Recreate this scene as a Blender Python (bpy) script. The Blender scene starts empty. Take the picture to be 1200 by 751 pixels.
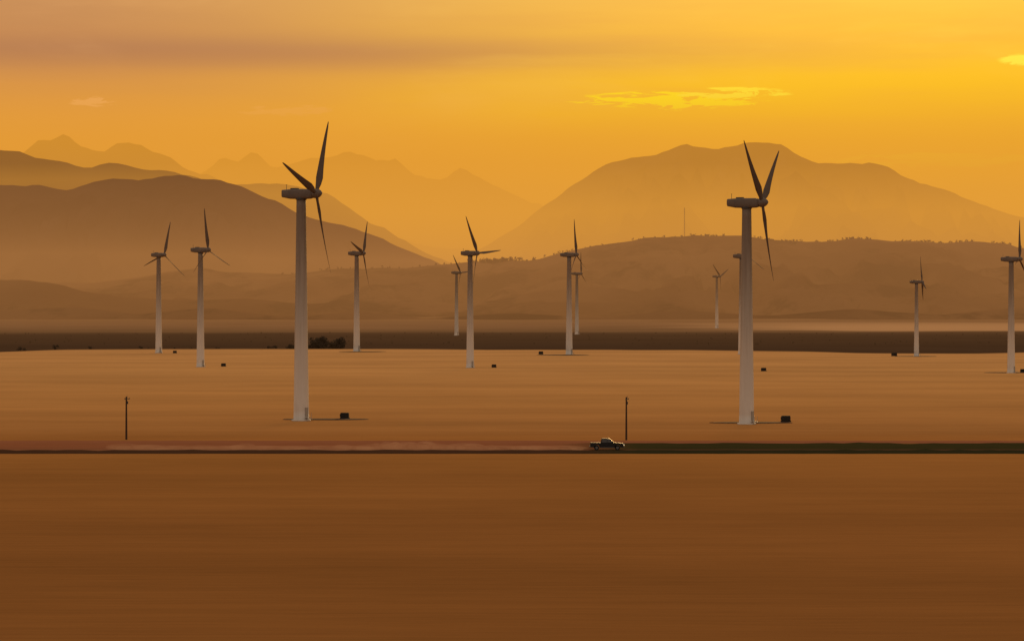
import bpy, bmesh, math, random
from math import sin, cos, pi, radians, exp
from mathutils import Vector, Matrix, noise, kdtree
random.seed(7)
scene = bpy.context.scene
scene.view_settings.view_transform = 'Standard'
scene.view_settings.look = 'None'
scene.view_settings.exposure = 0
scene.view_settings.gamma = 1
COL = scene.collection
CAM_H = 23.0

# ------------------------------------------------------------------ helpers
class NT:
    def __init__(s, tree):
        s.t = tree; tree.nodes.clear()
    def n(s, typ, **kw):
        nd = s.t.nodes.new(typ)
        for k, v in kw.items(): setattr(nd, k, v)
        return nd
    def link(s, a, b): s.t.links.new(a, b)
    def put(s, sock, v):
        if hasattr(v, 'links') or isinstance(v, bpy.types.NodeSocket): s.link(v, sock)
        else: sock.default_value = v
    def m(s, op, a, b=None, c=None, clamp=False):
        nd = s.n('ShaderNodeMath', operation=op, use_clamp=clamp)
        s.put(nd.inputs[0], a)
        if b is not None: s.put(nd.inputs[1], b)
        if c is not None: s.put(nd.inputs[2], c)
        return nd.outputs[0]
    def smooth(s, v, lo, hi, a=0.0, b=1.0):
        nd = s.n('ShaderNodeMapRange', interpolation_type='SMOOTHSTEP')
        s.put(nd.inputs[0], v)
        nd.inputs[1].default_value = lo; nd.inputs[2].default_value = hi
        nd.inputs[3].default_value = a; nd.inputs[4].default_value = b
        return nd.outputs[0]
    def mix(s, f, a, b, mode='MIX'):
        nd = s.n('ShaderNodeMix', data_type='RGBA', blend_type=mode)
        s.put(nd.inputs[0], f)
        s.put(nd.inputs[6], a if not isinstance(a, tuple) else (*a, 1))
        s.put(nd.inputs[7], b if not isinstance(b, tuple) else (*b, 1))
        return nd.outputs[2]
    def noise(s, vec, scale, detail=4, rough=.5, dist=0):
        nd = s.n('ShaderNodeTexNoise')
        s.link(vec, nd.inputs['Vector'])
        nd.inputs['Scale'].default_value = scale
        nd.inputs['Detail'].default_value = detail
        nd.inputs['Roughness'].default_value = rough
        nd.inputs['Distortion'].default_value = dist
        return nd.outputs[0]
    def mapping(s, vec, scale=(1,1,1), loc=(0,0,0), rot=(0,0,0)):
        nd = s.n('ShaderNodeMapping')
        s.link(vec, nd.inputs[0])
        nd.inputs['Scale'].default_value = scale
        nd.inputs['Location'].default_value = loc
        nd.inputs['Rotation'].default_value = rot
        return nd.outputs[0]
    def ramp(s, fac, stops, interp='LINEAR'):
        nd = s.n('ShaderNodeValToRGB'); r = nd.color_ramp; r.interpolation = interp
        while len(r.elements) < len(stops): r.elements.new(0.5)
        for e, (p, c) in zip(r.elements, stops):
            e.position = p; e.color = (*c, 1)
        s.put(nd.inputs[0], fac)
        return nd.outputs[0]

def new_mat(name):
    m = bpy.data.materials.new(name); m.use_nodes = True
    return m, NT(m.node_tree)

def finish(t, col, rough=.9, spec=.2, metal=0, bump=None, bstr=.3, bdist=.1, emis=None, estr=0):
    p = t.n('ShaderNodeBsdfPrincipled')
    t.put(p.inputs['Base Color'], col if not isinstance(col, tuple) else (*col, 1))
    t.put(p.inputs['Roughness'], rough)
    p.inputs['Specular IOR Level'].default_value = spec
    p.inputs['Metallic'].default_value = metal
    if emis:
        p.inputs['Emission Color'].default_value = (*emis, 1)
        p.inputs['Emission Strength'].default_value = estr
    if bump is not None:
        b = t.n('ShaderNodeBump'); b.inputs['Strength'].default_value = bstr
        b.inputs['Distance'].default_value = bdist
        t.link(bump, b.inputs['Height']); t.link(b.outputs[0], p.inputs['Normal'])
    o = t.n('ShaderNodeOutputMaterial'); t.link(p.outputs[0], o.inputs[0])

def simple(name, c, rough=.6, spec=.3, metal=0, var=.25, scale=2.0, emis=None, estr=0):
    m, t = new_mat(name)
    co = t.n('ShaderNodeTexCoord').outputs['Object']
    nz = t.noise(co, scale, 4)
    lo = tuple(v * (1 - var) for v in c); hi = tuple(min(1, v * (1 + var)) for v in c)
    finish(t, t.mix(nz, lo, hi), rough, spec, metal, emis=emis, estr=estr)
    return m

def obj_from(name, verts, faces, mat, parent=None, smooth=False):
    me = bpy.data.meshes.new(name); me.from_pydata(verts, [], faces); me.update()
    if isinstance(mat, (list, tuple)):
        for q in mat: me.materials.append(q)
    else: me.materials.append(mat)
    if smooth:
        for p in me.polygons: p.use_smooth = True
    o = bpy.data.objects.new(name, me); COL.objects.link(o)
    if parent: o.parent = parent
    return o

def lerp_pts(pts, x):
    if x <= pts[0][0]: return pts[0][1]
    for (a, b), (c, d) in zip(pts, pts[1:]):
        if x <= c:
            t = (x - a) / (c - a)
            return b + (d - b) * t
    return pts[-1][1]
def smooth_pts(pts, x):
    if x <= pts[0][0]: return pts[0][1]
    for (a, b), (c, d) in zip(pts, pts[1:]):
        if x <= c:
            t = (x - a) / (c - a); t = t * t * (3 - 2 * t)
            return b + (d - b) * t
    return pts[-1][1]
def fbm(x, y, z=0., o=5): return noise.fractal(Vector((x, y, z)), 1.0, 2.1, o)

# ------------------------------------------------------------------ world
SUN_AZ = radians(8.0); SUN_EL = radians(7.0)
w = bpy.data.worlds.new("World"); scene.world = w; w.use_nodes = True
t = NT(w.node_tree)
co = t.n('ShaderNodeTexCoord').outputs['Generated']
sep = t.n('ShaderNodeSeparateXYZ'); t.link(co, sep.inputs[0])
X, Y, Z = sep.outputs
az = t.m('ARCTAN2', X, Y); el = t.m('ARCSINE', Z)
cmb = t.n('ShaderNodeCombineXYZ'); t.link(az, cmb.inputs[0]); t.link(el, cmb.inputs[1])
ae = cmb.outputs[0]
def gauss(a0, e0, sa, se):
    u = t.m('DIVIDE', t.m('SUBTRACT', az, a0), sa)
    v = t.m('DIVIDE', t.m('SUBTRACT', el, e0), se)
    return t.m('EXPONENT', t.m('MULTIPLY', t.m('ADD', t.m('MULTIPLY', u, u), t.m('MULTIPLY', v, v)), -1.0))
lr = t.smooth(az, -0.19, 0.15)
cl = t.ramp(t.m('MULTIPLY', el, 5.0), [(0.0,(.66,.25,.035)),(.22,(.70,.28,.055)),(.36,(.70,.30,.075)),(.50,(.56,.25,.09)),(.62,(.60,.29,.11)),(1,(.55,.32,.16))])
cr = t.ramp(t.m('MULTIPLY', el, 5.0), [(0.0,(.84,.36,.02)),(.22,(.98,.50,.008)),(.36,(1.0,.59,.008)),(.50,(1.0,.56,.03)),(.62,(.98,.57,.075)),(1,(.7,.42,.15))])
base = t.mix(lr, cl, cr)
# broad yellow glow above the right-hand mountain
nb = t.noise(t.mapping(ae, (5, 55, 1), (3.1, 1.7, 0)), 1.0, 4, .55)
nb2 = t.noise(t.mapping(ae, (8, 34, 1), (0.4, 5.2, 0)), 1.0, 5, .6, .4)
gl = t.m('MULTIPLY', gauss(.11, .080, .13, .011), t.smooth(nb2, .3, .6, .6, 1.15))
base = t.mix(t.m('MULTIPLY', gl, .85, clamp=True), base, (1.05, .70, .000))
base = t.mix(t.m('MULTIPLY', gauss(.18, .062, .10, .030), .7), base, (1.05, .62, .002))
# drifting stratus bands
band = t.m('MULTIPLY', t.smooth(nb, .40, .72), t.smooth(el, .05, .1))
base = t.mix(t.m('MULTIPLY', band, .45), base, t.mix(lr, (.50,.24,.10), (.86,.42,.055)))
gb = t.m('MULTIPLY', gauss(-.13, .0990, .20, .0065), t.smooth(nb, .2, .5))
base = t.mix(t.m('MULTIPLY', gb, .7), base, (.41,.185,.092))
base = t.mix(t.m('MULTIPLY', t.smooth(nb2, .5, .8), .4), base, t.mix(lr, (.82,.42,.16), (1.05,.70,.09)))
# bright cloud streaks
ns = t.noise(t.mapping(ae, (55, 420, 1), (1.3, .4, 0)), 1.0, 5, .65, .8)
nsc = t.smooth(ns, .35, .65, .15, 1.6)
def streak(a0, e0, sa, se, col, k, base, lo=.30, hi=.55):
    f = t.m('MULTIPLY', gauss(a0, e0, sa, se), nsc)
    f = t.smooth(f, lo, hi)
    return t.mix(t.m('MULTIPLY', f, k), base, col)
base = streak(.0640, .0812, .036, .0034, (1.1, .98, .000), 1., base)
base = streak(.0860, .0838, .020, .0022, (1.1, 1.0, .04), 1., base)
base = streak(.1985, .0955, .010, .0024, (1.1, .92, .07), .9, base, .35, .75)
base = streak(.1650, .0575, .040, .0026, (1.05, .78, .005), .8, base)
base = streak(-.1620, .0800, .009, .0020, (.95, .48, .20), .6, base)
base = streak(-.0850, .0770, .020, .0022, (.84, .42, .13), .6, base)
# the sky away from the sunset: paler, cooler
away = t.smooth(Y, -.3, .85, 1.0, 0.0)
base = t.mix(away, base, (.60, .49, .40))
high = t.smooth(Z, .15, .7)
base = t.mix(high, base, (.50, .42, .36))
bg1 = t.n('ShaderNodeBackground'); t.link(base, bg1.inputs[0]); bg1.inputs[1].default_value = 1.0
sky = t.n('ShaderNodeTexSky', sky_type='NISHITA')
sky.sun_disc = False; sky.sun_elevation = SUN_EL; sky.sun_rotation = SUN_AZ
sky.air_density = 2; sky.dust_density = 5
bg2 = t.n('ShaderNodeBackground'); t.link(sky.outputs[0], bg2.inputs[0]); bg2.inputs[1].default_value = .003
ad = t.n('ShaderNodeAddShader'); t.link(bg1.outputs[0], ad.inputs[0]); t.link(bg2.outputs[0], ad.inputs[1])
wo = t.n('ShaderNodeOutputWorld'); t.link(ad.outputs[0], wo.inputs[0])

sl = bpy.data.lights.new('sun', 'SUN'); sl.energy = 1.6; sl.angle = radians(10); sl.color = (1, .60, .22)
so = bpy.data.objects.new('sun', sl); COL.objects.link(so)
d = Vector((sin(SUN_AZ) * cos(SUN_EL), cos(SUN_AZ) * cos(SUN_EL), sin(SUN_EL)))
so.rotation_euler = d.to_track_quat('Z', 'Y').to_euler()

# ------------------------------------------------------------------ camera
cam = bpy.data.cameras.new('camera'); cam.lens = 90; cam.sensor_width = 36
cam.clip_start = 1; cam.clip_end = 150000
co_ = bpy.data.objects.new('camera', cam); COL.objects.link(co_)
co_.location = (0, 0, CAM_H); co_.rotation_euler = (radians(90 - .239), 0, 0)
scene.camera = co_

# ------------------------------------------------------------------ ground
GP = [(0,0),(1180,0),(1380,1.0),(1560,-4.0),(1750,0),(2000,4),(3000,10),(4200,12),(90000,12)]
def ground_z(x, y):
    z = smooth_pts(GP, y)
    k = exp(-((y - 1390) / 90.0) ** 2)
    z += k * (.9 * sin(x / 95.0 + 2.2) + 1.2 * fbm(x / 140.0, 3.3, 0, 3))
    if y > 1500: z += min(1, (y - 1500) / 400) * 1.2 * fbm(x / 260., y / 200., 0, 4)
    return z
ys = [-60000,-20000,-5000,-1000,-200,0,100,200,300,400,500,600,800,1000,1180]
yy = 1200
while yy < 5000: ys.append(yy); yy *= 1.008
ys += [5500,6500,8000,12000,20000,35000,60000]
xs = []
for i in range(-150, 151):
    u = i / 150.0; xs.append(math.copysign(3200 * abs(u) * .62 + 57000 * abs(u) ** 9, u))
V = [(x, y, ground_z(x, y)) for y in ys for x in xs]; nx = len(xs)
F = [(j*nx+i, j*nx+i+1, (j+1)*nx+i+1, (j+1)*nx+i) for j in range(len(ys)-1) for i in range(nx-1)]
m, t = new_mat('wheat_and_pasture')
pos = t.n('ShaderNodeNewGeometry').outputs['Position']
sp = t.n('ShaderNodeSeparateXYZ'); t.link(pos, sp.inputs[0])
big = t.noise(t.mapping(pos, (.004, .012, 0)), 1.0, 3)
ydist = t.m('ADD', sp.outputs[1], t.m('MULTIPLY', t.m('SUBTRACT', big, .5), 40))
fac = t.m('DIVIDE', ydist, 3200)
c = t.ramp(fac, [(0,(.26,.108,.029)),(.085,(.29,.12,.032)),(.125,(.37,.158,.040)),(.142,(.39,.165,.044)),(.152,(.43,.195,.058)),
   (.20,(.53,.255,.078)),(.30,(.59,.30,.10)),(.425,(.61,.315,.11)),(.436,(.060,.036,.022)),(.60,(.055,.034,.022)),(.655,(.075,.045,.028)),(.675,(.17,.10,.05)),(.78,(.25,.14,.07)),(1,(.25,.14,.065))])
s1 = t.noise(t.mapping(pos, (.012, .25, 0)), 1.0, 4, .6)
s2 = t.noise(t.mapping(pos, (.005, .030, 0), (9, 4, 0)), 1.0, 4, .5)
s3 = t.noise(t.mapping(pos, (.10, 1.1, 0), (2, 7, 0)), 1.0, 4, .65)
s4 = t.noise(t.mapping(pos, (.012, .016, 0), (5, 1, 0)), 1.0, 4, .6)
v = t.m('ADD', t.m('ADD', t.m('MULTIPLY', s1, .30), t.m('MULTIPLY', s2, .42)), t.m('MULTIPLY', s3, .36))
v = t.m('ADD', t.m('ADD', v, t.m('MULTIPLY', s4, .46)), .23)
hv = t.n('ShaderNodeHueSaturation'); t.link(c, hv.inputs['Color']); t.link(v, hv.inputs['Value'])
# pale stubble field in the valley, to the right
pf = t.m('MULTIPLY', t.m('MULTIPLY', t.smooth(ydist, 2180, 2260), t.smooth(ydist, 2500, 2900, 1, 0)), t.smooth(t.m('ADD', sp.outputs[0], t.m('MULTIPLY', big, 300)), 250, 480))
c2 = t.mix(t.m('MULTIPLY', pf, .85), hv.outputs[0], (.62,.36,.17))
finish(t, c2, 1.0, 0.0, bump=s3, bstr=.3, bdist=.4)
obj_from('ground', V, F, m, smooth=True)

# ------------------------------------------------------------------ hills & mountains
def range_mat(name, c_lo, c_hi, scale, forest=None, fk=.8):
    m, t = new_mat(name)
    pos = t.n('ShaderNodeNewGeometry').outputs['Position']
    n1 = t.noise(t.mapping(pos, (1, .5, 1.6)), scale, 6, .6)
    c = t.mix(t.smooth(n1, .35, .65), c_lo, c_hi)
    if forest:
        n2 = t.noise(t.mapping(pos, (1, .4, 1), (50, 20, 3)), scale * 2.6, 5, .65)
        c = t.mix(t.smooth(n2, .50, .62, 0, fk), c, forest)
    finish(t, c, 1.0, 0.0)
    return m

def make_range(name, y0, sil, wf, wb, mat, half, nx, ny, jag=.02, relief=.25, rs=1.0, seed=0):
    """sil: survey of the skyline as (bearing, elevation) in thirds of a mil"""
    prof = [((a - 600) / 3000. * y0, CAM_H + (363 - b) / 3000. * y0) for a, b in sil]
    x0, x1 = prof[0][0], prof[-1][0]
    V, F = [], []
    rows = [1 - j / (ny * .7) for j in range(int(ny * .7) + 1)] + [-(j + 1) / (ny * .3) for j in range(int(ny * .3))]
    for r in rows:           # r=1 foot facing us, 0 crest, -1 far foot
        for i in range(nx + 1):
            x = -half + 2 * half * i / nx
            p = smooth_pts(prof, x) * .35 + lerp_pts(prof, x) * .65
            if x < x0: p += (x0 - x) * .06 * (fbm(x / (y0 * .05), seed, 0, 3))
            if x > x1: p += (x - x1) * .06 * (fbm(x / (y0 * .05), seed, 0, 3))
            q = y0 * .012
            p *= 1 + jag * fbm(x / q, seed * 3.1, 0, 6)
            W = (wf if r > 0 else wb) * (1 + .35 * fbm(x / (y0 * .03), seed + 7.7, 0, 3))
            y = y0 - r * W + y0 * .008 * fbm(x / (y0 * .04), seed + 2.2, 0, 3)
            a = abs(r)
            f = (1 - a) ** 1.25
            f = f * (1 - .35 * a * (1 - a))
            s = y0 * .02 * rs
            rid = 1 - abs(fbm(x / s, y / (s * 1.6), seed, 5)) * 1.6
            env = min(1, a * 3.0) * (1 - a)
            z = (p + 20) * f - 20 + p * relief * (rid - .6) * env * 1.4
            V.append((x, y, z))
    n = nx + 1
    for j in range(len(rows) - 1):
        for i in range(nx):
            F.append((j*n+i, j*n+i+1, (j+1)*n+i+1, (j+1)*n+i))
    return obj_from(name, V, F, mat, smooth=True)

rockA = range_mat('ridge_scrub', (.042,.025,.017), (.078,.045,.028), .0020)
rockB = range_mat('mountain_rock', (.06,.04,.027), (.14,.09,.058), .0014)
grassH = range_mat('hill_grass', (.11,.055,.026), (.19,.10,.045), .0022, (.055,.032,.017), .75)

make_range('far_mountain_range', 30000, [(180,215),(245,200),(262,190),(280,188),(292,181),(300,180),(318,192),(345,195),(362,188),(380,186),(400,181),(420,179),(445,184),(462,190),(475,201),(490,208),(510,206),(540,204),(555,209),(570,214),(600,225),(625,238),(700,262),(900,262),(1200,280)],
   5000, 5000, rockB, 16000, 420, 40, .05, .4, seed=1)
make_range('far_mountain_range', 22000, [(-200,220),(-60,205),(0,190),(20,181),(40,168),(52,164),(62,165),(75,159),(90,170),(105,178),(118,180),(130,172),(148,166),(165,169),(190,182),(215,192),(240,205),(300,240),(400,275),(600,300),(900,320)],
   3500, 3500, rockB, 11000, 420, 40, .05, .4, seed=2)
make_range('mountain', 16000, [(400,345),(500,318),(560,292),(600,270),(640,240),(680,212),(715,190),(740,182),(780,178),(805,172),(830,175),(860,170),(900,168),(918,170),(930,178),(960,190),(980,195),(1000,192),(1020,189),(1035,193),(1060,208),(1100,222),(1150,238),(1200,256),(1300,262),(1500,280)],
   3600, 3500, rockB, 9000, 460, 60, .026, .6, seed=3)
make_range('mountain_ridge', 13000, [(100,250),(200,225),(260,213),(290,212),(340,216),(375,221),(400,235),(440,262),(470,280),(510,302),(560,320),(620,345),(900,350)],
   2200, 2200, rockB, 6500, 360, 36, .03, .3, seed=4)
make_range('mountain_ridge', 11500, [(-300,190),(-100,165),(0,174),(30,178),(60,187),(95,194),(130,192),(170,194),(205,198),(225,206),(260,222),(330,250),(420,290),(520,330),(700,352)],
   1500, 1800, rockA, 6500, 360, 36, .026, .3, seed=5)
make_range('mountain_ridge', 9000, [(-300,225),(-100,222),(0,216),(40,217),(75,221),(110,213),(160,210),(215,208),(250,210),(290,221),(320,235),(350,250),(385,262),(415,267),(440,275),(470,290),(505,304),(540,325),(620,345),(800,352),(1200,352)],
   2400, 1500, rockA, 5000, 420, 60, .024, .45, seed=6)
fh = make_range('foothills', 5600, [(-300,320),(0,326),(60,331),(120,329),(160,324),(200,317),(240,312),(270,318),(340,320),(400,314),(450,313),(480,312),(530,308),(560,306),(620,304),(650,297),(700,285),(760,277),(800,275),(870,274),(900,279),(960,281),(1000,278),(1050,279),(1100,282),(1160,283),(1200,288),(1300,300),(1500,320)],
   2300, 1500, grassH, 3200, 420, 90, .02, .34, rs=2.2, seed=7)
make_range('foothills', 4300, [(-300,335),(0,329),(30,328),(60,331),(100,342),(150,349),(220,352),(290,350),(360,356),(450,352),(520,357),(580,352),(640,340),(700,336),(760,343),(820,340),(880,346),(950,334),(1020,330),(1080,338),(1140,347),(1200,341),(1300,330),(1500,345)],
   900, 900, grassH, 2600, 360, 50, .03, .25, rs=2.0, seed=8)
make_range('foothills', 3400, [(-300,368),(0,364),(90,360),(160,368),(240,361),(330,371),(420,366),(500,373),(600,367),(700,372),(800,364),(900,370),(1000,362),(1100,369),(1200,360),(1500,365)],
   500, 600, grassH, 2200, 300, 30, .03, .2, rs=2.0, seed=9)

# ------------------------------------------------------------------ haze (real slabs of dusty air, denser low down)
def haze(x0,x1,y0,y1,z1,L,colr):
    m = bpy.data.materials.new('dusty_air'); m.use_nodes = True; t = NT(m.node_tree)
    a = t.n('ShaderNodeVolumeAbsorption'); a.inputs['Color'].default_value = (0,0,0,1); a.inputs['Density'].default_value = 1.0 / L
    e = t.n('ShaderNodeEmission'); e.inputs[0].default_value = (*colr, 1); e.inputs[1].default_value = 1.0 / L
    ad = t.n('ShaderNodeAddShader'); t.link(a.outputs[0], ad.inputs[0]); t.link(e.outputs[0], ad.inputs[1])
    o = t.n('ShaderNodeOutputMaterial'); t.link(ad.outputs[0], o.inputs['Volume'])
    z0 = -60
    V = [(x0,y0,z0),(x1,y0,z0),(x1,y1,z0),(x0,y1,z0),(x0,y0,z1),(x1,y0,z1),(x1,y1,z1),(x0,y1,z1)]
    F = [(0,3,2,1),(4,5,6,7),(0,1,5,4),(1,2,6,5),(2,3,7,6),(3,0,4,7)]
    obj_from('haze', V, F, m)
haze(-9000, 9000, 1100, 8800, 440, 25000, (.46,.18,.05))
haze(-9000, 9000, 1450, 8900, 190, 10000, (.58,.25,.07))
haze(-15000, 15000, 10000, 15500, 1050, 6600, (.88,.37,.02))
haze(-15000, 15000, 10100, 15400, 600, 7500, (1.05,.48,.03))
haze(-25000, 25000, 17000, 29000, 1650, 10000, (.98,.43,.025))

# ------------------------------------------------------------------ turbines
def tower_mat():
    m, t = new_mat('tower_paint_and_shade')
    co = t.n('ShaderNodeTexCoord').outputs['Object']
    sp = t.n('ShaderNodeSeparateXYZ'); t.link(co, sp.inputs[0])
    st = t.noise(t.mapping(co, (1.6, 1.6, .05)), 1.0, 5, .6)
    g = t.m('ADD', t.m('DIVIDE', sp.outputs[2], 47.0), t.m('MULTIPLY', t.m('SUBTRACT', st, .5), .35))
    c = t.ramp(g, [(0,(.54,.47,.39)),(.08,(.61,.54,.45)),(.30,(.53,.45,.36)),(.55,(.35,.28,.21)),(.78,(.22,.16,.11)),(1,(.16,.11,.072))])  # shading painted into the colour: pale foot, dark top, broken by vertical streaks
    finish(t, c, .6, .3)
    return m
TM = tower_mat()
NM = simple('nacelle_gelcoat', (.13,.095,.07), .55, .3, var=.3, scale=.6)
BM = simple('blade_gelcoat', (.11,.075,.052), .75, .15, var=.25, scale=.4)
DKM = simple('dark_steel', (.04,.035,.03), .5, .4)
DOORM = simple('door_paint', (.30,.26,.21), .5, .4)

def lathe(name, prof, mat, seg=32, parent=None):
    V, F = [], []
    for r, z in prof:
        for i in range(seg): V.append((r*cos(2*pi*i/seg), r*sin(2*pi*i/seg), z))
    for j in range(len(prof)-1):
        for i in range(seg):
            k = (i+1) % seg
            F.append((j*seg+i, j*seg+k, (j+1)*seg+k, (j+1)*seg+i))
    F.append(tuple(range(seg))[::-1]); F.append(tuple((len(prof)-1)*seg+i for i in range(seg)))
    return obj_from(name, V, F, mat, parent, True)

def loft(rings):
    V, F = [], []; n = len(rings[0])
    for r in rings: V += r
    for j in range(len(rings)-1):
        for i in range(n):
            k = (i+1) % n
            F.append((j*n+i, j*n+k, (j+1)*n+k, (j+1)*n+i))
    F.append(tuple(range(n))[::-1]); F.append(tuple((len(rings)-1)*n+i for i in range(n)))
    return V, F

def blade_mesh():
    L = 16.8
    secs = [(0,.70,.70,0),(.05,.72,.66,4),(.13,1.15,.46,22),(.22,1.50,.34,20),(.35,1.28,.26,14),(.5,1.05,.20,10),(.65,.84,.15,7),(.8,.62,.10,5),(.92,.42,.06,3),(.985,.22,.035,2),(1,.06,.02,2)]
    rings = []
    for f, ch, th, tw in secs:
        r = f * L; a = radians(tw + 28); ring = []
        N = 14
        for i in range(N):
            q = 2*pi*i/N
            u = cos(q) * .5; v = sin(q) * .5
            if f > .08: v *= (.55 - .45*cos(q)) * 1.25; u += .15
            cx, ty = u * ch, v * th
            x = ty * cos(a) + cx * sin(a) ; y = cx * cos(a) - ty * sin(a)
            ring.append((x + .75 * f * f, y, r))
        rings.append(ring)
    V, F = loft(rings)
    me = bpy.data.meshes.new('blade'); me.from_pydata(V, [], F); me.materials.append(BM)
    for p in me.polygons: p.use_smooth = True
    return me
BLADE = blade_mesh()

def nacelle(parent):
    secs = [(-4.3,.55,-.35,.75),(-4.15,.85,-.62,.95),(-2.5,1.02,-.95,1.05),(0,1.08,-1.05,1.08),(2.0,1.02,-1.0,1.05),(2.7,.85,-.80,.88),(2.85,.65,-.6,.66)]
    rings = []
    for x, w_, zb, zt in secs:
        ring = []
        for i in range(20):
            q = 2*pi*i/20
            cx = math.copysign(abs(cos(q)) ** .45, cos(q)); cz = math.copysign(abs(sin(q)) ** .45, sin(q))
            zm = (zb+zt)/2; zh = (zt-zb)/2
            ring.append((x, cx*w_, zm+cz*zh))
        rings.append(ring)
    V, F = loft(rings)
    o = obj_from('nacelle', V, F, NM, parent, True); o.location = (0,0,47)
    bm = bmesh.new()
    for (x,y,z,sx,sy,sz) in [(-3.4,0,1.5,.07,.07,1.1),(-3.4,0,2.0,.06,.7,.06),(-1.5,0,1.16,1.5,1.1,.22)]:
        r = bmesh.ops.create_cube(bm, size=1, matrix=Matrix.Translation((x,y,z)) @ Matrix.Diagonal((sx,sy,sz,1)))
    me = bpy.data.meshes.new('roof_gear'); bm.to_mesh(me); bm.free(); me.materials.append(DKM)
    g = bpy.data.objects.new('roof_gear', me); COL.objects.link(g); g.parent = parent; g.location = (0,0,47)

def turbine(x, y, s, angles, phi=-22):
    e = bpy.data.objects.new('wind_turbine', None); COL.objects.link(e)
    e.location = (x, y, ground_z(x, y) - .05); e.scale = (s, s, s); e.rotation_euler = (0, 0, radians(phi))
    prof = [(2.0,0),(2.0,.3),(1.62,.32)]
    for k in range(1, 25):
        z = .36 + (46.0 - .36) * k / 24; r = 1.6 - .62 * k / 24
        prof.append((r, z))
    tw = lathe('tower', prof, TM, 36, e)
    bm = bmesh.new()
    for (a,b,c_,sx,sy,sz) in [(0,-1.60,1.9,.8,.12,1.9),(0,-2.1,.75,1.1,.9,.1),(-.5,-2.5,1.3,.05,.05,1.1),(.5,-2.5,1.3,.05,.05,1.1),(0,-2.7,.5,1.0,.3,.1)]:
        bmesh.ops.create_cube(bm, size=1, matrix=Matrix.Translation((a,b,c_)) @ Matrix.Diagonal((sx,sy,sz,1)))
    me = bpy.data.meshes.new('door_and_steps'); bm.to_mesh(me); bm.free(); me.materials.append(DOORM)
    dd = bpy.data.objects.new('door_and_steps', me); COL.objects.link(dd); dd.parent = e; dd.rotation_euler = (0,0,radians(70))
    lathe('yaw_ring', [(1.0,45.8),(1.15,45.85),(1.15,46.15),(1.0,46.2)], DKM, 28, e)
    nacelle(e)
    r = bpy.data.objects.new('rotor', None); COL.objects.link(r); r.parent = e
    r.location = (3.5, 0, 47.1); r.rotation_euler = (0, radians(-5), 0)
    h = lathe('hub', [(.75,-.75),(.95,-.6),(1.0,0),(.9,.5),(.62,.95),(.25,1.25),(.05,1.32)], NM, 24, r)
    h.rotation_euler = (0, radians(90), 0)
    for a in angles:
        b = bpy.data.objects.new('blade', BLADE); COL.objects.link(b); b.parent = r
        b.rotation_euler = (radians(-a), 0, 0)
T = [ (353,531,1.0,[24,-71,172],-22),(875,515,.946,[-42,46,177],-24),(186,1302,1.06,[18,128,250],-34),(235,1030,1.0,[-6,112,236],-24),
 (418,1327,1.08,[22,-72,172],-20),(551,1015,.965,[-27,85,203],-33),(535,1958,1.02,[-38,85,205],-30),(667,1278,1.06,[-4,118,238],-18),
 (676,1986,1.0,[5,125,245],-20),(869,1290,1.05,[-2,112,235],-30),(840,2330,1.0,[-50,65,185],-35),(1074,1255,.775,[14,134,254],-4),(1185,932,.88,[12,125,-100],-22)]
for px, dd, s, an, ph in T:
    turbine((px - 600) / 3000. * dd, dd, s, an, ph)

# pads and transformer kiosks
PADM = simple('pad_gravel', (.06,.035,.022), .95, .1, var=.4, scale=.6)
KM = simple('kiosk_paint', (.055,.04,.028), .8, .1)
KM2 = simple('kiosk_trim', (.03,.025,.02), .9, .1)
def pad(x, y, rx, ry):
    V = []; N = 48
    z = ground_z(x, y)
    rings = [(1,0.02),(.96,.12),(.5,.16)]
    for k, (f, h) in enumerate(rings):
        for i in range(N):
            q = 2*pi*i/N; rr = 1 + .12*fbm(cos(q)*1.5+x, sin(q)*1.5+y, 0, 3)
            V.append((x+rx*f*rr*cos(q), y+ry*f*rr*sin(q), z+h))
    F = []
    for j in range(2):
        for i in range(N):
            k = (i+1)%N; F.append((j*N+i, j*N+k, (j+1)*N+k, (j+1)*N+i))
    F.append(tuple(2*N+i for i in range(N)))
    obj_from('gravel_pad', V, F, PADM)
def kiosk(x, y, s=1.):
    e = bpy.data.objects.new('transformer_kiosk', None); COL.objects.link(e); e.location = (x, y, ground_z(x, y) + .1); e.scale = (s,s,s)
    bm = bmesh.new()
    r = bmesh.ops.create_cube(bm, size=1, matrix=Matrix.Translation((0,0,.6)) @ Matrix.Diagonal((1.8,1.4,.95,1)))
    bmesh.ops.bevel(bm, geom=bm.edges[:], offset=.08, segments=3, affect='EDGES')
    me = bpy.data.meshes.new('cabinet'); bm.to_mesh(me); bm.free(); me.materials.append(KM)
    o = bpy.data.objects.new('cabinet', me); COL.objects.link(o); o.parent = e
    bm = bmesh.new()
    for (a,b,c_,sx,sy,sz) in [(0,0,.06,2.0,1.7,.2),(0,0,1.12,1.7,1.4,.1),(-.42,-.73,.62,.76,.04,.8),(.42,-.73,.62,.76,.04,.8),(-.95,0,.6,.14,.9,.6),(0,-.77,.65,.06,.05,.25)]:
        bmesh.ops.create_cube(bm, size=1, matrix=Matrix.Translation((a,b,c_)) @ Matrix.Diagonal((sx,sy,sz,1)))
    me = bpy.data.meshes.new('plinth_lid_doors'); bm.to_mesh(me); bm.free(); me.materials.append(KM2)
    o = bpy.data.objects.new('plinth_lid_doors', me); COL.objects.link(o); o.parent = e
for px, dd, rx, ry in [(382,537,9.5,3.0),(880,521,8.5,2.8),(660,1275,13,8),(1074,1255,10,6),(425,1325,12,7),(1182,936,9,5)]:
    pad((px-600)/3000.*dd, dd, rx, ry)
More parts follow.
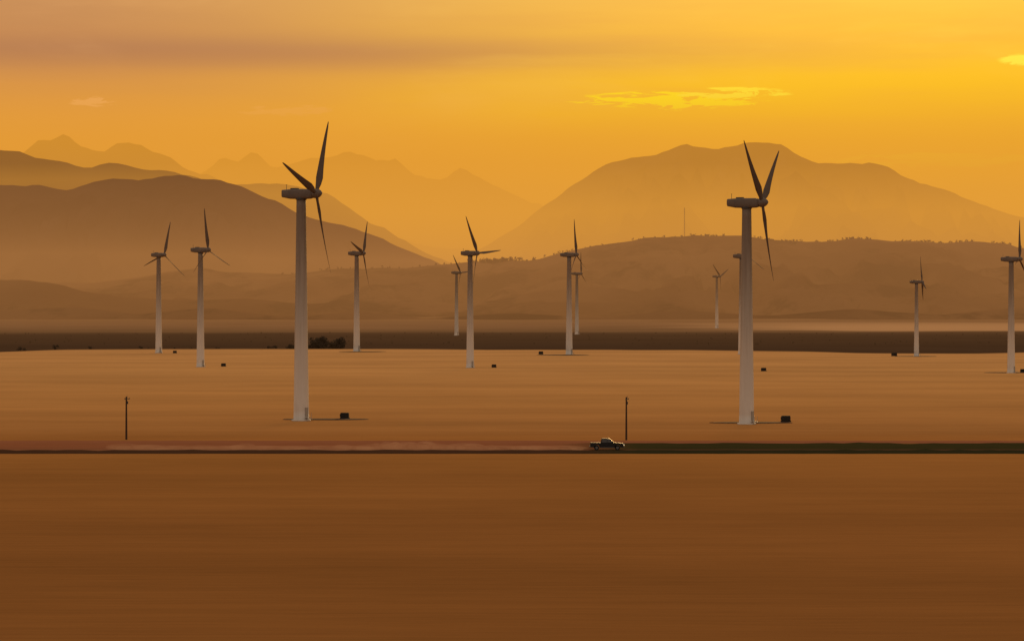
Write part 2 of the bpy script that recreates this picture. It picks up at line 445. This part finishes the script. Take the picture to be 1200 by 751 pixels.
for px, dd, s in [(404,541,1),(921,526,1),(262,1040,1),(579,1020,1),(895,960,1),(1048,1262,1.4),(634,1285,1.2),(205,1300,1),(1199,940,1)]:
    kiosk((px-600)/3000.*dd, dd, s)

# ------------------------------------------------------------------ road, verges
def strip(name, mat, y0, y1, z, x0=-900, x1=900, n=700, rows=6, amp=.0, edge=.6, seed=0):
    V = []
    for j in range(rows+1):
        f = j/rows
        for i in range(n+1):
            x = x0+(x1-x0)*i/n
            y = y0+(y1-y0)*f
            if j in (0, rows): y += edge*fbm(x/4., j+seed, 0, 4)
            h = z * (0.02 if j in (0, rows) else 1)
            if 0 < j < rows: h += amp*(.5+.5*fbm(x/1.3, y*2.+seed, 0, 4))
            V.append((x, y, h+.004))
    F = [(j*(n+1)+i, j*(n+1)+i+1, (j+1)*(n+1)+i+1, (j+1)*(n+1)+i) for j in range(rows) for i in range(n)]
    return obj_from(name, V, F, mat, smooth=True)
def strip_mat(name, a, b, gl=None):
    m, t = new_mat(name)
    pos = t.n('ShaderNodeNewGeometry').outputs['Position']
    n1 = t.noise(t.mapping(pos, (.12, 1.2, 1)), 1.0, 5, .6)
    c = t.mix(n1, a, b)
    if gl:
        sp = t.n('ShaderNodeSeparateXYZ'); t.link(pos, sp.inputs[0])
        c = t.mix(t.smooth(sp.outputs[0], 5, 22), t.mix(n1, *gl), c)
    finish(t, c, 1, 0)
    return m
ROAD = strip_mat('dirt_road', (.06,.032,.016), (.12,.062,.03), ((.20,.08,.035),(.30,.13,.06)))
GRN = strip_mat('verge_grass', (.034,.030,.010), (.062,.050,.018), ((.24,.085,.036),(.33,.125,.055)))
GRN2 = strip_mat('ditch_grass', (.025,.024,.010), (.045,.038,.016), ((.05,.026,.014),(.10,.045,.022)))
RED = strip_mat('bare_soil', (.24,.085,.038), (.36,.14,.065))
strip('road', ROAD, 414.5, 421.5, .14)
strip('verge_grass', GRN2, 409.5, 414.2, .12, amp=.45, seed=2)
strip('verge_grass', GRN, 421.9, 438, .08, amp=.35, rows=14, seed=5)
strip('bare_soil', RED, 441, 450, .05, amp=.1, seed=9)

# ------------------------------------------------------------------ utility poles
WOOD = simple('pole_wood', (.06,.035,.022), .9, .1, scale=3)
def cyl(bm, a, b, r0, r1, seg=10):
    a, b = Vector(a), Vector(b); dv = b-a
    M = Matrix.Translation((a+b)/2) @ dv.to_track_quat('Z','Y').to_matrix().to_4x4()
    bmesh.ops.create_cone(bm, cap_ends=True, segments=seg, radius1=r0, radius2=r1, depth=dv.length, matrix=M)
def pole(x, y):
    e = bpy.data.objects.new('utility_pole', None); COL.objects.link(e); e.location = (x, y, 0); e.rotation_euler = (0,0,radians(68))
    bm = bmesh.new(); cyl(bm, (0,0,-.2), (0,0,7.6), .19, .13)
    me = bpy.data.meshes.new('post'); bm.to_mesh(me); bm.free(); me.materials.append(WOOD)
    o = bpy.data.objects.new('post', me); COL.objects.link(o); o.parent = e
    bm = bmesh.new()
    bmesh.ops.create_cube(bm, size=1, matrix=Matrix.Translation((0,-.16,7.2)) @ Matrix.Diagonal((1.7,.1,.13,1)))
    for q in (-.75,.75,0): cyl(bm, (q,-.16,7.24), (q,-.16,7.45 if q else 7.8), .05, .035, 8)
    cyl(bm, (.22,-.1,6.3), (.22,-.1,6.8), .12, .12, 12)
    me = bpy.data.meshes.new('crossarm'); bm.to_mesh(me); bm.free(); me.materials.append(DKM)
    o = bpy.data.objects.new('crossarm', me); COL.objects.link(o); o.parent = e
pole((148-600)/3000.*454, 454); pole((734-600)/3000.*452, 452)

# distant lattice mast on the foothills
bm = bmesh.new()
H = 90
leg = [(1.1*cos(a), 1.1*sin(a)) for a in (0, 2.094, 4.189)]
for (lx, ly) in leg: cyl(bm, (lx,ly,0), (lx*.8,ly*.8,H), .22, .2, 5)
for k in range(24):
    z0 = k*H/24; z1 = (k+1)*H/24
    for i in range(3):
        a, b = leg[i], leg[(i+1)%3]; cyl(bm, (a[0],a[1],z0), (b[0],b[1],z1), .12, .12, 4)
me = bpy.data.meshes.new('radio_mast'); bm.to_mesh(me); bm.free(); me.materials.append(DKM)
o = bpy.data.objects.new('radio_mast', me); COL.objects.link(o); o.location = (202/3000.*5700, 5700, 160)

# ------------------------------------------------------------------ pickup truck
PT = bpy.data.objects.new('pickup_truck', None); COL.objects.link(PT)
PT.location = ((711-600)/3000.*418, 418, .15)
PAINT = simple('truck_paint', (.012,.009,.008), .5, .25, 0, var=.1)
GLASS = simple('window_glass', (.05,.04,.032), .25, .4, 0, var=.05)
TYRE = simple('tyre_rubber', (.015,.015,.015), .9, .1)
CHR = simple('bright_trim', (.12,.105,.09), .45, .4, .3, var=.05)
LAMP = simple('headlamp', (.9,.85,.7), .2, .5, emis=(1,.85,.6), estr=1.0)
def prism(name, pts, w0, mat, taper=1.0, bev=.04):
    """pts side profile (x,z); taper narrows the width at the top"""
    zs = [p[1] for p in pts]; z0, z1 = min(zs), max(zs)
    bm = bmesh.new(); L_, R_ = [], []
    for x, z in pts:
        k = 1 + (taper-1)*(z-z0)/(z1-z0)
        L_.append(bm.verts.new((x, -w0/2*k, z))); R_.append(bm.verts.new((x, w0/2*k, z)))
    bm.faces.new(L_); bm.faces.new(R_[::-1]); n = len(pts)
    for i in range(n):
        k = (i+1)%n; bm.faces.new((L_[k], L_[i], R_[i], R_[k]))
    bmesh.ops.recalc_face_normals(bm, faces=bm.faces[:])
    if bev: bmesh.ops.bevel(bm, geom=bm.edges[:], offset=bev, segments=2, affect='EDGES')
    me = bpy.data.meshes.new(name); bm.to_mesh(me); bm.free(); me.materials.append(mat)
    for p in me.polygons: p.use_smooth = False
    o = bpy.data.objects.new(name, me); COL.objects.link(o); o.parent = PT
    return o
body = [(-2.7,.5)] + [(-2.12,.45)] + [(cx_, z_) for cx_, z_ in [(-1.67+.47*cos(pi - pi*k/8), .45+.47*sin(pi*k/8)) for k in range(1,8)]] + [(-1.18,.42),(1.23,.42)] + \
       [(1.72+.47*cos(pi - pi*k/8), .45+.47*sin(pi*k/8)) for k in range(1,8)] + [(2.2,.45),(2.72,.5),(2.76,.95),(2.66,1.1),(1.35,1.2),(.95,1.22),(-.95,1.22),(-.95,1.16),(-2.68,1.18)]
prism('body', body, 1.95, PAINT, bev=.02)
prism('cab', [(-.98,1.19),(1.2,1.19),(.45,1.83),(.2,1.88),(-.6,1.88),(-.85,1.83)], 1.82, PAINT, taper=.84, bev=.03)
prism('side_windows', [(-.84,1.27),(.02,1.27),(.02,1.74),(-.74,1.74)], 1.83, GLASS, taper=.885, bev=0)
prism('front_side_windows', [(.1,1.27),(.98,1.27),(.44,1.74),(.1,1.74)], 1.83, GLASS, taper=.885, bev=0)
prism('windscreen', [(1.20,1.24),(1.23,1.24),(.54,1.80),(.50,1.80)], 1.5, GLASS, taper=.9, bev=0)
prism('bed_liner', [(-2.6,1.17),(-1.02,1.15),(-1.02,1.2),(-2.6,1.2)], 1.6, DKM, bev=0)
prism('front_bumper', [(2.6,.45),(2.86,.48),(2.88,.72),(2.7,.74)], 1.9, CHR)
prism('rear_bumper', [(-2.85,.5),(-2.62,.5),(-2.62,.7),(-2.85,.7)], 1.85, CHR)
prism('sill_trim', [(-1.1,.40),(1.15,.40),(1.15,.47),(-1.1,.47)], 1.99, CHR, bev=0)
for sy in (-.72, .72):
    bm = bmesh.new(); bmesh.ops.create_cube(bm, size=1, matrix=Matrix.Translation((2.74,sy,.88)) @ Matrix.Diagonal((.12,.36,.18,1)))
    bmesh.ops.bevel(bm, geom=bm.edges[:], offset=.02, segments=2, affect='EDGES')
    me = bpy.data.meshes.new('headlight'); bm.to_mesh(me); bm.free(); me.materials.append(LAMP)
    o = bpy.data.objects.new('headlight', me); COL.objects.link(o); o.parent = PT
for wx in (-1.67, 1.72):
    for sy in (-.85, .85):
        bm = bmesh.new(); cyl(bm, (wx, sy-.13, .39), (wx, sy+.13, .39), .39, .39, 24)
        me = bpy.data.meshes.new('wheel'); bm.to_mesh(me); bm.free(); me.materials.append(TYRE)
        o = bpy.data.objects.new('wheel', me); COL.objects.link(o); o.parent = PT
        bm = bmesh.new(); q = math.copysign(.14, sy); cyl(bm, (wx, sy+q*.8, .39), (wx, sy+q*1.08, .39), .22, .22, 16)
        me = bpy.data.meshes.new('wheel_rim'); bm.to_mesh(me); bm.free(); me.materials.append(CHR)
        o = bpy.data.objects.new('wheel_rim', me); COL.objects.link(o); o.parent = PT
for sy in (-1.02, 1.02):
    bm = bmesh.new(); bmesh.ops.create_cube(bm, size=1, matrix=Matrix.Translation((.95,sy,1.32)) @ Matrix.Diagonal((.12,.2,.18,1)))
    me = bpy.data.meshes.new('wing_mirror'); bm.to_mesh(me); bm.free(); me.materials.append(PAINT)
    o = bpy.data.objects.new('wing_mirror', me); COL.objects.link(o); o.parent = PT

# dust plume behind the truck: soft puffs of dusty air lying along the road
m = bpy.data.materials.new('dust'); m.use_nodes = True; t = NT(m.node_tree)
pa = t.n('ShaderNodeVolumeAbsorption'); pa.inputs[0].default_value = (0,0,0,1); pa.inputs[1].default_value = .075
pe = t.n('ShaderNodeEmission'); pe.inputs[0].default_value = (.46,.21,.085,1); pe.inputs[1].default_value = .075
pv = t.n('ShaderNodeAddShader'); t.link(pa.outputs[0], pv.inputs[0]); t.link(pe.outputs[0], pv.inputs[1])
o = t.n('ShaderNodeOutputMaterial'); t.link(pv.outputs[0], o.inputs['Volume'])
bm = bmesh.new()
def puff(x, y, z, rx, ry, rz):
    bmesh.ops.create_icosphere(bm, subdivisions=3, radius=1, matrix=Matrix.Translation((x,y,z)) @ Matrix.Diagonal((rx,ry,rz,1)))
for i in range(150):
    u = (i + random.random()) / 150
    x = 11 - 76*u
    clump = .5 + .9*fbm(x/4.0, 4.4, 0, 3)
    clump = max(.1, min(1, clump))
    rx = random.uniform(.7, 2.0)*(1+.8*u)
    hh = (.22 + .85*min(1, u*3.0)*clump*random.uniform(.5, 1.0))*(1-.45*u)
    puff(x, 418+random.uniform(-1.8,1.8), .25+hh*.6, rx, random.uniform(1.0,2.2)*(1-.4*u), hh)
for i in range(14):
    x = 8 - 68*i/14
    puff(x, 418+random.uniform(-.5,.5), .45, random.uniform(4,7), 1.6, .42)
me = bpy.data.meshes.new('dust_cloud'); bm.to_mesh(me); bm.free(); me.materials.append(m)
o = bpy.data.objects.new('dust_cloud', me); COL.objects.link(o)

# ------------------------------------------------------------------ trees
LEAF = simple('foliage', (.035,.026,.015), .9, .1, var=.5, scale=.3)
BARK = simple('bark', (.05,.035,.025), .9, .1)
def tree_mass(name, places, leaf, per):
    V, F, MI = [], [], []
    for (x, y, z, h) in places:
        b = len(V); r = h*.03
        for k in range(6): V.append((x+r*cos(k*pi/3), y+r*sin(k*pi/3), z-1))
        for k in range(6): V.append((x+r*.4*cos(k*pi/3), y+r*.4*sin(k*pi/3), z+h*.7))
        for k in range(6): F.append((b+k, b+(k+1)%6, b+6+(k+1)%6, b+6+k)); MI.append(1)
        blobs = [(random.gauss(0,.18)*h, random.gauss(0,.18)*h, h*random.uniform(.35,.85), h*random.uniform(.14,.26)) for _ in range(6)]
        for _ in range(per):
            bx, by, bz, br = random.choice(blobs)
            dv = Vector((random.gauss(0,1), random.gauss(0,1), random.gauss(0,.8))).normalized() * br * random.uniform(.5,1.05)
            c = Vector((x+bx, y+by, z+bz)) + dv
            s = leaf*h*random.uniform(.5,1.2)
            u = Vector((random.gauss(0,1), random.gauss(0,1), random.gauss(0,1))).normalized()
            v = u.orthogonal().normalized()
            b = len(V)
            V.extend([tuple(c+u*s), tuple(c+v*s), tuple(c-u*s), tuple(c-v*s)]); F.append((b,b+1,b+2,b+3)); MI.append(0)
    o = obj_from(name, V, F, [LEAF, BARK])
    for p, i in zip(o.data.polygons, MI): p.material_index = i
pl = []
for _ in range(44):
    px = random.choice([random.gauss(385,15), random.gauss(350,16), random.uniform(0,560)]); dd = random.uniform(1440,1520)
    x = (px-600)/3000*dd; k = exp(-((px-384)/28)**2)
    pl.append((x, dd, ground_z(x,dd)-.5, random.uniform(3.5,5)+6.5*k*random.uniform(.6,1)))
tree_mass('distant_trees', pl, .045, 260)
pl = []
for _ in range(260):
    dd = random.uniform(1700,2060); x = random.uniform(-.23,.23)*dd
    pl.append((x, dd, ground_z(x,dd)-.3, random.uniform(.8,1.9)))
tree_mass('shrub_belt', pl, .14, 22)
cv = [tuple(v.co) for v in fh.data.vertices if 5100 < v.co.y < 5750]
kd = kdtree.KDTree(len(cv))
for i, v in enumerate(cv): kd.insert((v[0], v[1], 0), i)
kd.balance()
pl = []
for _ in range(1000):
    r = random.random()
    if r < .72:
        px = random.uniform(810,1230)
        if fbm(px/30., 1.0, 0, 4) < -.12: continue
    elif r < .84: px = random.gauss(582,15)
    else: px = random.uniform(330,800)
    dd = random.uniform(5540,5660); x = (px-600)/3000*dd
    c, i, _d = kd.find((x, dd, 0)); pl.append((x, dd, cv[i][2]-2.5, random.uniform(4,8) + (4 if r >= .72 and r < .84 else 0)))
tree_mass('conifer_belt', pl, .13, 30)
